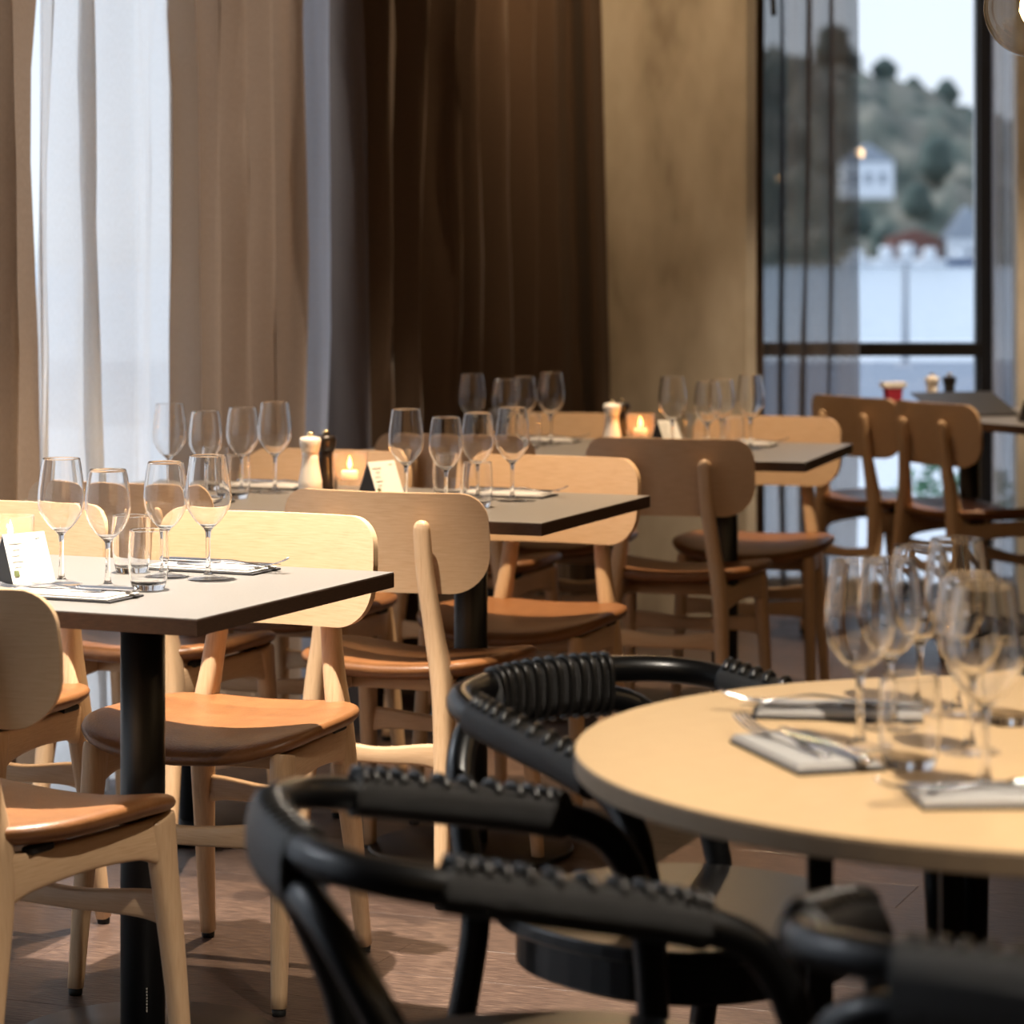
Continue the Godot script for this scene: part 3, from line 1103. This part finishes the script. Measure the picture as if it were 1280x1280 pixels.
# ---------------------------------------------------------------- black armchair
var arm_parts := {}
var arm0: Node3D
func armchair(label: String) -> Node3D:
	# faces local +z; origin on the floor under the middle of the back rail
	var t := thing("black_armchair", label, "armchair", Vector3.ZERO, 0.0, "black armchairs at the round table")
	var R := 0.0178
	var q := arm_parts
	if q.is_empty():
		# one bent tube: front leg, arm, back, arm, front leg
		var half := [Vector3(0.255, 0.0, 0.480), Vector3(0.252, 0.30, 0.462), Vector3(0.251, 0.50, 0.452), Vector3(0.250, 0.585, 0.436), Vector3(0.248, 0.640, 0.405), Vector3(0.245, 0.664, 0.360), Vector3(0.240, 0.678, 0.300), Vector3(0.229, 0.698, 0.180), Vector3(0.216, 0.711, 0.100), Vector3(0.180, 0.718, 0.046), Vector3(0.105, 0.722, 0.011)]
		var pts := []
		for v in half:
			pts.append(Vector3(-v.x, v.y, v.z))
		pts.append(Vector3(0, 0.724, 0.0))
		for i in range(half.size() - 1, -1, -1):
			pts.append(half[i])
		var st := begin()
		tube(st, spline(pts, 5), R, 18)
		q.hoop = done(st)
		# lower back rail whose ends bend down into the rear legs
		var leg := [Vector3(0.245, 0.0, 0.0), Vector3(0.228, 0.20, 0.060), Vector3(0.216, 0.42, 0.108), Vector3(0.213, 0.49, 0.106), Vector3(0.203, 0.57, 0.075), Vector3(0.172, 0.645, 0.036), Vector3(0.118, 0.681, 0.014)]
		pts = []
		for v in leg:
			pts.append(Vector3(-v.x, v.y, v.z))
		pts.append(Vector3(0, 0.690, 0.001))
		for i in range(leg.size() - 1, -1, -1):
			pts.append(leg[i])
		var lo := begin()
		tube(lo, spline(pts, 5), R, 18)
		q.low = done(lo)
		for s in [-1, 1]:
			# leather sleeve on the arm, laced along the top
			var ap := spline([Vector3(s * 0.2445, 0.666, 0.355), Vector3(s * 0.240, 0.678, 0.300), Vector3(s * 0.229, 0.698, 0.180), Vector3(s * 0.219, 0.708, 0.118)], 8)
			var sl := begin()
			limb(sl, ap, repeat(Vector2(0.046, 0.046), ap.size()), Vector3.RIGHT, 20, 2.2)
			q["sleeve%d" % s] = done(sl)
			var lc := begin()
			for i in 13:
				var u := (i + 0.7) / 13.6
				var f := u * (ap.size() - 1)
				var k := int(f)
				var p: Vector3 = ap[k].lerp(ap[min(k + 1, ap.size() - 1)], f - k)
				limb(lc, spline([p + Vector3(-0.014, 0.0165, 0.005), p + Vector3(-0.007, 0.0260, 0.003), p + Vector3(0.007, 0.0260, -0.003), p + Vector3(0.014, 0.0165, -0.005)], 3), repeat(Vector2(0.0095, 0.0095), 10), Vector3(0, 0, 1), 8)
			q["lace%d" % s] = done(lc)
		# leather sleeve round both back rails
		var wp := spline([Vector3(-0.102, 0.703, 0.011), Vector3(-0.06, 0.705, 0.004), Vector3(0, 0.706, 0.0), Vector3(0.06, 0.705, 0.004), Vector3(0.102, 0.703, 0.011)], 6)
		var wr := begin()
		limb(wr, wp, repeat(Vector2(0.074, 0.045), wp.size()), Vector3.UP, 24, 2.5)
		q.wrap = done(wr)
		var lb := begin()
		for i in 12:
			var u := (i + 0.5) / 12.0
			var f := u * (wp.size() - 1)
			var k := int(f)
			var p: Vector3 = wp[k].lerp(wp[min(k + 1, wp.size() - 1)], f - k)
			var inn := Vector3(-p.x * 1.4, 0, 1.0).normalized()
			# cord over the top edge, down the inner face and under the lower edge
			limb(lb, spline([p - inn * 0.010 + Vector3(0, 0.034, 0), p + inn * 0.006 + Vector3(0, 0.0395, 0), p + inn * 0.020 + Vector3(0, 0.029, 0), p + inn * 0.0235, p + inn * 0.020 - Vector3(0, 0.029, 0), p + inn * 0.006 - Vector3(0, 0.0395, 0), p - inn * 0.010 - Vector3(0, 0.034, 0)], 3), repeat(Vector2(0.0080, 0.0080), 19), Vector3(inn.z, 0, -inn.x), 8)
		q.lacing = done(lb)
		var o := PackedVector2Array()
		for j in 48:
			var a := TAU * j / 48
			var c := cos(a)
			var s := sin(a)
			o.append(Vector2(0.222 * signf(c) * pow(absf(c), 2.0 / 2.4), 0.262 + 0.225 * signf(s) * pow(absf(s), 2.0 / 2.4)))
		var flat := begin(false)
		prism(flat, o, 0.452, 0.470, 0.003)
		q.seat = done(flat)
		var un := begin(false)
		var o2 := PackedVector2Array()
		for v in o:
			o2.append(Vector2(v.x * 0.9, 0.262 + (v.y - 0.262) * 0.88))
		prism(un, o2, 0.400, 0.452, 0.004)
		q.apron = done(un)
		arm_parts = q
	part("seat", q.seat, M.black_seat, t)
	part("seat_frame", q.apron, M.black_wood, t)
	part("bent_frame", q.hoop, M.black_wood, t)
	part("rear_frame", q.low, M.black_wood, t)
	var w := part("back_sleeve", q.wrap, M.black_leather, t)
	part("lacing", q.lacing, M.lace, w)
	for s in [-1, 1]:
		var sl := part("arm_sleeve", q["sleeve%d" % s], M.black_leather, t)
		part("lacing", q["lace%d" % s], M.lace, sl)
	return t

func repeat(v, n: int) -> Array:
	var o := []
	for i in n:
		o.append(v)
	return o

func armchair_at(x: float, d: float, yaw: float, label: String):
	var a := deg_to_rad(yaw)
	var turn := atan2(sin(a), -cos(a))
	if arm0 == null:
		arm0 = armchair(label)
		arm0.position = P(x, d)
		arm0.rotation.y = turn
	else:
		copy(arm0, P(x, d), turn, label)

const ROUND := Vector2(0.592, 2.962)
const ROUND_R := 0.525

func round_table():
	var t := thing("round_table", "round pale ash table on black legs, in front at the right", "table", P(ROUND.x, ROUND.y))
	var st := begin(false)
	prism(st, circle(ROUND_R, 96), 0.716, 0.7385, 0.002)
	var top := part("tabletop", done(st), M.ash_edge, t)
	var la := begin(false)
	prism(la, circle(ROUND_R - 0.0005, 96), 0.7385, 0.740, 0.0008)
	part("veneer", done(la), M.ash, top)
	for p in [[-0.265, 0.03], [-0.115, -0.03], [0.20, -0.20], [0.22, 0.2]]:
		var lg := begin(false)
		prism(lg, rect(0.026, 0.026, p[0], p[1]), 0.0, 0.716, 0.001)
		part("leg", done(lg), M.black_metal, t)
	var cr := begin(false)
	prism(cr, rect(0.52, 0.03, -0.03, 0.0), 0.690, 0.716, 0.001)
	part("under_frame", done(cr), M.black_metal, t)

func furniture():
	grey_table("near", "nearest grey table with dark plywood edge, at the left")
	grey_table("mid", "middle grey table with candle and white mill")
	grey_table("far", "farthest dark grey table before the concrete column")
	grey_table("win", "table by the window with menus on it, at the right edge")
	round_table()
	chair_at(-0.762, 4.098, 28.0, "oak chair cut by the left edge, seat in front of the black post")
	chair_at(-0.500, 4.873, 200.0, "oak chair facing the camera behind the nearest grey table, pale backrest lit")
	chair_at(-1.016, 5.097, 203.0, "oak chair behind the nearest table at the left edge, backrest pale grey")
	chair_at(-0.199, 5.651, 21.3, "oak chair seen from behind with one tall back post, at the middle table")
	chair_at(-0.758, 5.869, 21.3, "oak chair seen from behind through the wine glasses of the nearest table")
	chair_at(0.035, 6.295, 201.3, "oak chair facing the camera at the right end of the middle table")
	chair_at(-0.500, 6.504, 201.3, "oak chair facing the camera behind the candle of the middle table")
	chair_at(0.447, 7.255, 16.0, "oak chair seen from behind before the farthest grey table")
	chair_at(-0.110, 7.415, 16.0, "oak chair seen from behind, mostly hidden by the middle table's glasses")
	chair_at(0.700, 7.895, 196.0, "oak chair facing the camera at the right end of the farthest table")
	chair_at(0.143, 8.055, 196.0, "oak chair behind the white mill of the farthest table")
	chair_at(1.269, 9.300, 56.0, "oak chair nearer the window of the two by the window table")
	chair_at(1.490, 8.909, 62.0, "oak chair with two back posts showing, in front by the window table")
	armchair_at(-0.228, 2.640, 76.0, "black armchair in front, its laced arms crossing the bottom of the picture")
	armchair_at(0.040, 3.600, 138.0, "black armchair facing the camera at the left of the round table")
	armchair_at(0.390, 2.085, 25.0, "black armchair nearest the camera, cut by the bottom right corner")
	armchair_at(1.000, 3.770, 205.0, "black armchair behind the round table at the right edge")

# =====================================================================
# what stands on the tables
# =====================================================================
# closed outline of a thin vessel: foot points, then the bowl outside, the rim, and the bowl inside
func vessel(foot: Array, bowl: Array, wall: float, floor_y: float) -> Array:
	var outer := spline(bowl, 5)
	var out := foot.duplicate()
	out.append_array(outer)
	var top: Vector2 = outer[-1]
	out.insert(out.size() - 1, Vector2(top.x + 0.00002, top.y - 0.0012))
	out.append(Vector2(top.x - wall * 0.25, top.y + wall * 0.4))
	out.append(Vector2(top.x - wall * 0.75, top.y + wall * 0.4))
	out.append(Vector2(top.x - wall, top.y))
	out.append(Vector2(top.x - wall + 0.00002, top.y - 0.0012))
	for i in range(outer.size() - 2, 0, -1):
		var p: Vector2 = outer[i]
		var t: Vector2 = (outer[i + 1] - outer[i - 1]).normalized()
		var q := p + Vector2(-t.y, t.x) * wall
		if q.y > floor_y + 0.0006 and q.x > 0.003:
			out.append(q)
	out.append(Vector2(0.0025, floor_y))
	out.append(Vector2(0.0, floor_y))
	return out

func wine_profile(h: float, rmax: float) -> Array:
	var k := h / 0.203
	var b := 0.083 * k
	var foot := [Vector2(0, 0.0085)]
	foot.append_array(spline([Vector2(0.0078, 0.0086), Vector2(0.0060, 0.0115), Vector2(0.0043, 0.021), Vector2(0.0036, 0.045), Vector2(0.0038, b - 0.016)], 4))
	var bowl := [Vector2(0.0048, b - 0.004), Vector2(0.0098, b + 0.0025), Vector2(0.0190, b + 0.0105), Vector2(0.0275, b + 0.0215), Vector2(rmax * 0.92, b + 0.034), Vector2(rmax * 0.992, b + 0.047), Vector2(rmax, b + 0.054), Vector2(rmax * 0.985, b + 0.066), Vector2(rmax * 0.94, b + 0.082), Vector2(rmax * 0.87, b + 0.101), Vector2(rmax * 0.795, h)]
	return vessel(foot, bowl, 0.0011, b + 0.0045)

func foot_profile() -> Array:
	var p := [Vector2(0, 0.0002), Vector2(0.0328, 0.0002), Vector2(0.0336, 0.0005), Vector2(0.0340, 0.0010), Vector2(0.0336, 0.0017), Vector2(0.0328, 0.0021)]
	p.append_array(spline([Vector2(0.0320, 0.0023), Vector2(0.022, 0.0038), Vector2(0.011, 0.0066), Vector2(0.0078, 0.0085)], 4))
	p.append(Vector2(0, 0.0084))
	return p

func tumbler_profile() -> Array:
	return vessel([Vector2(0, 0.0), Vector2(0.0225, 0.0), Vector2(0.0240, 0.0004)], [Vector2(0.0252, 0.0014), Vector2(0.0285, 0.012), Vector2(0.0312, 0.028), Vector2(0.0325, 0.048), Vector2(0.0318, 0.072), Vector2(0.0302, 0.095)], 0.0014, 0.0095)

var red_glass: ArrayMesh
var white_glass: ArrayMesh
var tumbler_glass: ArrayMesh

var foot_glass: ArrayMesh
func glass(kind: String, at: Vector3, label: String):
	if kind == "tumbler":
		one("tumbler", tumbler_glass, M.glass, label, "tumbler", at, 0.3, "water tumblers")
		return
	var t := thing("wine_glass", label, "wine glass", at, 0.3, "wine glasses set on the tables")
	part("bowl", red_glass if kind == "red" else white_glass, M.glass, t)
	part("foot", foot_glass, M.thin_glass, t)

func fork_mesh() -> ArrayMesh:
	# lies along local x, tines at -x; arched
	var st := begin()
	limb(st, spline([Vector3(0.10, 0.002, 0), Vector3(0.06, 0.004, 0), Vector3(0.01, 0.010, 0), Vector3(-0.03, 0.006, 0), Vector3(-0.05, 0.0035, 0)], 6), vspline([[0.016, 0.003], [0.014, 0.003], [0.007, 0.003], [0.012, 0.002], [0.022, 0.002]], 6), Vector3(0, 0, 1), 10)
	for k in 4:
		var z := -0.0085 + 0.00567 * k
		limb(st, spline([Vector3(-0.048, 0.0035, z), Vector3(-0.068, 0.005, z), Vector3(-0.090, 0.011, z), Vector3(-0.100, 0.016, z * 0.95)], 4), repeat(Vector2(0.0030, 0.0020), 13), Vector3(0, 0, 1), 8)
	return done(st)

func knife_mesh() -> ArrayMesh:
	var st := begin()
	limb(st, spline([Vector3(0.11, 0.004, 0), Vector3(0.06, 0.004, 0), Vector3(0.005, 0.004, 0)], 6), vspline([[0.014, 0.007], [0.013, 0.007], [0.010, 0.006]], 6), Vector3(0, 0, 1), 12)
	limb(st, spline([Vector3(0.006, 0.004, 0), Vector3(-0.05, 0.003, 0.002), Vector3(-0.09, 0.003, 0.002), Vector3(-0.108, 0.003, -0.002)], 6), vspline([[0.010, 0.003], [0.018, 0.0018], [0.016, 0.0016], [0.004, 0.0012]], 6), Vector3(0, 0, 1), 10)
	return done(st)

var forkm: ArrayMesh
var knifem: ArrayMesh

func place_setting(at: Vector3, turn: float, where: String, dark := true, flip := 1.0):
	# a folded napkin with fork and knife laid across
	var n := thing("napkin", "folded pale napkin with dark underside %s" % where, "napkin", at, turn, "napkins")
	var lo := begin(false)
	prism(lo, rect(0.200, 0.098), 0.0, 0.0035, 0.001)
	part("under_fold", done(lo), M.napkin_dark, n)
	var md := begin(false)
	prism(md, rect(0.194, 0.094, -0.003, 0.001), 0.0035, 0.0065, 0.001)
	part("middle_fold", done(md), M.napkin, n)
	var up := begin(false)
	prism(up, rect(0.186, 0.088, -0.006, 0.001), 0.0065, 0.0095, 0.001)
	part("upper_fold", done(up), M.napkin, n)
	var b := Basis(Vector3.UP, turn)
	one("fork", forkm, M.steel, "steel fork on the napkin %s" % where, "fork", at + b * Vector3(-0.040 * flip, 0.0096, 0.012), turn + (0.10 if flip > 0 else PI + 0.1), "forks")
	one("knife", knifem, M.steel, "steel knife on the napkin %s" % where, "knife", at + b * Vector3(-0.005 * flip, 0.0096, -0.020), turn + (0.04 if flip > 0 else PI + 0.04), "knives")

func candle(at: Vector3, where: String):
	var c := thing("candle_holder", "amber glass candle holder with lit candle %s" % where, "candle", at, 0.0, "candles on the tables")
	part("glass", lathe_mesh([Vector2(0, 0), Vector2(0.033, 0), Vector2(0.037, 0.004), Vector2(0.038, 0.030), Vector2(0.040, 0.092), Vector2(0.0385, 0.0925), Vector2(0.0355, 0.034), Vector2(0.033, 0.032), Vector2(0, 0.031)], 40), M.amber, c)
	part("candle", lathe_mesh([Vector2(0, 0.032), Vector2(0.018, 0.032), Vector2(0.019, 0.034), Vector2(0.019, 0.050), Vector2(0.016, 0.052), Vector2(0, 0.051)], 28), M.wax, c)
	var f := part("flame", lathe_mesh([Vector2(0, 0.054), Vector2(0.0045, 0.059), Vector2(0.0058, 0.065), Vector2(0.0042, 0.074), Vector2(0.0015, 0.082), Vector2(0, 0.086)], 16), M.flame, c)
	var w := begin()
	tube(w, [Vector3(0, 0.050, 0), Vector3(0, 0.056, 0)], 0.0007, 6)
	part("wick", done(w), M.black_mill, f)
	var l := OmniLight3D.new()
	l.name = "light"
	l.light_color = Color(1.0, 0.62, 0.28)
	l.light_energy = 0.010
	l.light_size = 0.006
	l.omni_range = 10.0
	l.shadow_enabled = true
	l.position = Vector3(0, 0.068, 0)
	c.add_child(l)

func mill(at: Vector3, h: float, white: bool, label: String):
	var m := thing("white_mill" if white else "black_mill", label, "mill", at, 0.0, "salt and pepper mills")
	var k := h / 0.14
	part("body", lathe_mesh([Vector2(0, 0), Vector2(0.026, 0), Vector2(0.0275, 0.003 * k), Vector2(0.0265, 0.025 * k), Vector2(0.021, 0.055 * k), Vector2(0.0185, 0.075 * k), Vector2(0.019, 0.092 * k), Vector2(0, 0.092 * k)], 28), M.white_mill if white else M.black_mill, m)
	part("head", lathe_mesh([Vector2(0, 0.0925 * k), Vector2(0.0195, 0.0925 * k), Vector2(0.023, 0.108 * k), Vector2(0.0245, 0.118 * k), Vector2(0.0225, 0.126 * k), Vector2(0.012, 0.1285 * k), Vector2(0, 0.1285 * k)], 28), M.white_mill if white else M.black_mill, m)
	part("knob", lathe_mesh([Vector2(0, 0.128 * k), Vector2(0.004, 0.128 * k), Vector2(0.0078, 0.132 * k), Vector2(0.0085, 0.136 * k), Vector2(0.006, 0.140 * k), Vector2(0, 0.1412 * k)], 18), M.brass, m)

func tent_card(at: Vector3, turn: float, label: String, printed := true):
	var c := thing("tent_card", label, "card", at, turn, "tent cards on the tables")
	# a solid black wedge with a printed white leaf on each sloping side; ridge along local x
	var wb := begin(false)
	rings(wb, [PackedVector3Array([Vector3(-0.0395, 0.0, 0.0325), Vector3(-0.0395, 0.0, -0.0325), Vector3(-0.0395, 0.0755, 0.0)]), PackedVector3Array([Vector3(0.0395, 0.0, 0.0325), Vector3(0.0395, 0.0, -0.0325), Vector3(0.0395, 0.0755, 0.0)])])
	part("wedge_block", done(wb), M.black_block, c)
	for s in [-1, 1]:
		var st := begin(false)
		var out := Vector3(0, 0.5, s * 0.87).normalized() * 0.0012
		var a := Vector3(-0.040, 0.0005, s * 0.034)
		var b := Vector3(0.040, 0.0005, s * 0.034)
		var e := Vector3(0.040, 0.078, s * 0.0008)
		var f := Vector3(-0.040, 0.078, s * 0.0008)
		rings(st, [PackedVector3Array([a, b, b - Vector3(0, 0, s * 0.001), a - Vector3(0, 0, s * 0.001)]), PackedVector3Array([f, e, e - Vector3(0, 0, s * 0.0006), f - Vector3(0, 0, s * 0.0006)])])
		var leaf := part("leaf", done(st), M.white_paper, c)
		if printed:
			# rows of small grey print and a green square mark near the foot
			var pr := begin(false)
			var at_uv := func(u: float, v: float, lift: float) -> Vector3:
				return a.lerp(b, u).lerp(f.lerp(e, u), v) + Vector3(0, 0.0004, s * 0.0009) * lift
			for row in [[0.10, 0.42, 0.80], [0.16, 0.34, 0.68], [0.10, 0.30, 0.56], [0.10, 0.36, 0.44], [0.12, 0.28, 0.33], [0.74, 0.86, 0.88]]:
				quad(pr, at_uv.call(row[0], row[2], 1.0), at_uv.call(row[1], row[2], 1.0), at_uv.call(row[1], row[2] + 0.025, 1.0), at_uv.call(row[0], row[2] + 0.025, 1.0))
			part("print", done(pr), M.grey_print, leaf)
			var gm := begin(false)
			quad(gm, at_uv.call(0.07, 0.14, 1.0), at_uv.call(0.19, 0.14, 1.0), at_uv.call(0.19, 0.26, 1.0), at_uv.call(0.07, 0.26, 1.0))
			part("mark", done(gm), M.green_print, leaf)

func settings():
	red_glass = lathe_mesh(wine_profile(0.203, 0.0380), 44)
	white_glass = lathe_mesh(wine_profile(0.190, 0.0365), 44)
	foot_glass = lathe_mesh(foot_profile(), 44)
	tumbler_glass = lathe_mesh(tumbler_profile(), 44)
	forkm = fork_mesh()
	knifem = knife_mesh()
	var names := {"near": "nearest grey table", "mid": "middle grey table", "far": "farthest grey table"}
	for k in ["near", "mid", "far"]:
		var T: Dictionary = tables[k]
		var turn := -deg_to_rad(T.yaw)
		for side in 2:
			if k == "near" and side == 1:
				continue
			# the left half mirrors nothing: same order of glasses, 0.57 m further along the table
			var o := 0.57 * side
			var half: String = "on the %s, right half" % names[k] if side == 0 else "on the %s, left half" % names[k]
			glass("red", on_table(k, 0.418 + o, 0.287), "tall wine glass, leftmost of the four %s" % half)
			glass("white", on_table(k, 0.315 + o, 0.262), "shorter wine glass, second from left %s" % half)
			glass("white", on_table(k, 0.315 + o, 0.441), "shorter wine glass, third from left %s" % half)
			glass("red", on_table(k, 0.234 + o, 0.440), "tall wine glass, rightmost of the four %s" % half)
			glass("tumbler", on_table(k, 0.250 + o, 0.279), "front tumbler of the two %s" % half)
			glass("tumbler", on_table(k, 0.400 + o, 0.473), "rear tumbler of the two %s" % half)
			place_setting(on_table(k, 0.310 + o, 0.150), turn, "%s, near edge" % half)
			place_setting(on_table(k, 0.290 + o, 0.560), turn, "%s, far edge" % half, true, -1.0)
	candle(on_table("near", 0.605, 0.420), "at the left edge of the picture")
	candle(on_table("mid", 0.640, 0.483), "beside the white mill on the middle table")
	candle(on_table("far", 0.545, 0.440), "beside the white mill on the farthest table")
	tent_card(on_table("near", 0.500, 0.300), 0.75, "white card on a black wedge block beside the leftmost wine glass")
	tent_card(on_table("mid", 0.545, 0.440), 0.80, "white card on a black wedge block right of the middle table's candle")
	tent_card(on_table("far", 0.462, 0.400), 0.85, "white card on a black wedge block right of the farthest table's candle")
	mill(on_table("mid", 0.745, 0.500), 0.135, true, "white mill with brass knob on the middle table")
	mill(on_table("mid", 0.735, 0.560), 0.135, false, "dark mill behind the white one on the middle table")
	mill(on_table("far", 0.634, 0.470), 0.128, true, "white mill on the farthest table")
	mill(on_table("far", 0.622, 0.530), 0.128, false, "dark mill behind the white one on the farthest table")
	# window table
	mill(P(1.438, 9.45, 0.74), 0.128, true, "white mill before the window")
	mill(P(1.502, 9.48, 0.74), 0.128, false, "black mill before the window")
	menu_folder(P(1.505, 9.20, 0.74), deg_to_rad(-72.0))
	booklet(P(1.30, 9.42, 0.74), 0.25)
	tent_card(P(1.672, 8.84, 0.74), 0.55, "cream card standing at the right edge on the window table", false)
	place_setting(P(1.74, 9.05, 0.74), 1.0, "on the window table at the right edge")
	# round table
	var rt := func(px: float, py: float) -> Vector3:
		var d := FOCAL * 0.53 / (py - 320.0)
		return P((px - 640.0) * d / FOCAL, d, 0.74)
	place_setting(rt.call(1008, 946), -1.29, "at the left of the round table")
	place_setting(rt.call(1050, 893), -0.15 + PI, "farther back on the round table", true, -1.0)
	place_setting(rt.call(1268, 1000), 0.05, "at the front right of the round table")
	glass("red", rt.call(1075, 936), "tall wine glass, leftmost on the round table")
	glass("white", rt.call(1112, 910), "shorter wine glass behind the front tumbler on the round table")
	glass("white", rt.call(1150, 885), "shorter wine glass in the middle of the round table group")
	glass("red", rt.call(1196, 893), "tall wine glass standing farthest back on the round table")
	glass("red", rt.call(1231, 986), "tall wine glass at the front right of the round table")
	glass("white", rt.call(1212, 940), "shorter wine glass behind the front right one on the round table")
	glass("tumbler", rt.call(1137, 960), "front tumbler on the round table")
	glass("tumbler", rt.call(1262, 905), "right rear tumbler on the round table")

func menu_folder(at: Vector3, turn: float):
	var m := thing("menu_folder", "black menu folder leaning half open on the window table", "menu", at, turn)
	# one cover lies flat, the other rises to the left over it
	var st := begin(false)
	prism(st, rect(0.21, 0.30), 0.0, 0.003, 0.0005)
	part("back_cover", done(st), M.menu, m)
	var up := begin(false)
	var a := Vector3(0.105, 0.004, 0.15)
	var b := Vector3(0.105, 0.004, -0.15)
	var c := Vector3(-0.092, 0.070, -0.15)
	var d := Vector3(-0.092, 0.070, 0.15)
	var th := Vector3(0.0015, 0.003, 0)
	rings(up, [PackedVector3Array([a, b, c, d]), PackedVector3Array([a + th, b + th, c + th, d + th])])
	part("front_cover", done(up), M.menu, m)
	var pg := begin(false)
	prism(pg, rect(0.20, 0.29), 0.003, 0.006, 0.0005)
	part("pages", done(pg), M.white_paper, m)

func booklet(at: Vector3, turn: float):
	var m := thing("booklet_stand", "small red stand with white top on the window table", "stand", at, turn)
	var st := begin(false)
	var r0 := PackedVector3Array()
	var r1 := PackedVector3Array()
	for v in rect(0.040, 0.04):
		r0.append(Vector3(v.x, 0.0, v.y))
		r1.append(Vector3(v.x * 1.45, 0.080, v.y))
	rings(st, [r0, r1])
	part("body", done(st), M.red_paper, m)
	var tp := begin(false)
	box(tp, Vector3(0.08, 0.018, 0.045), Vector3(0, 0.0895, 0), 0.002)
	part("top", done(tp), M.white_paper, m)
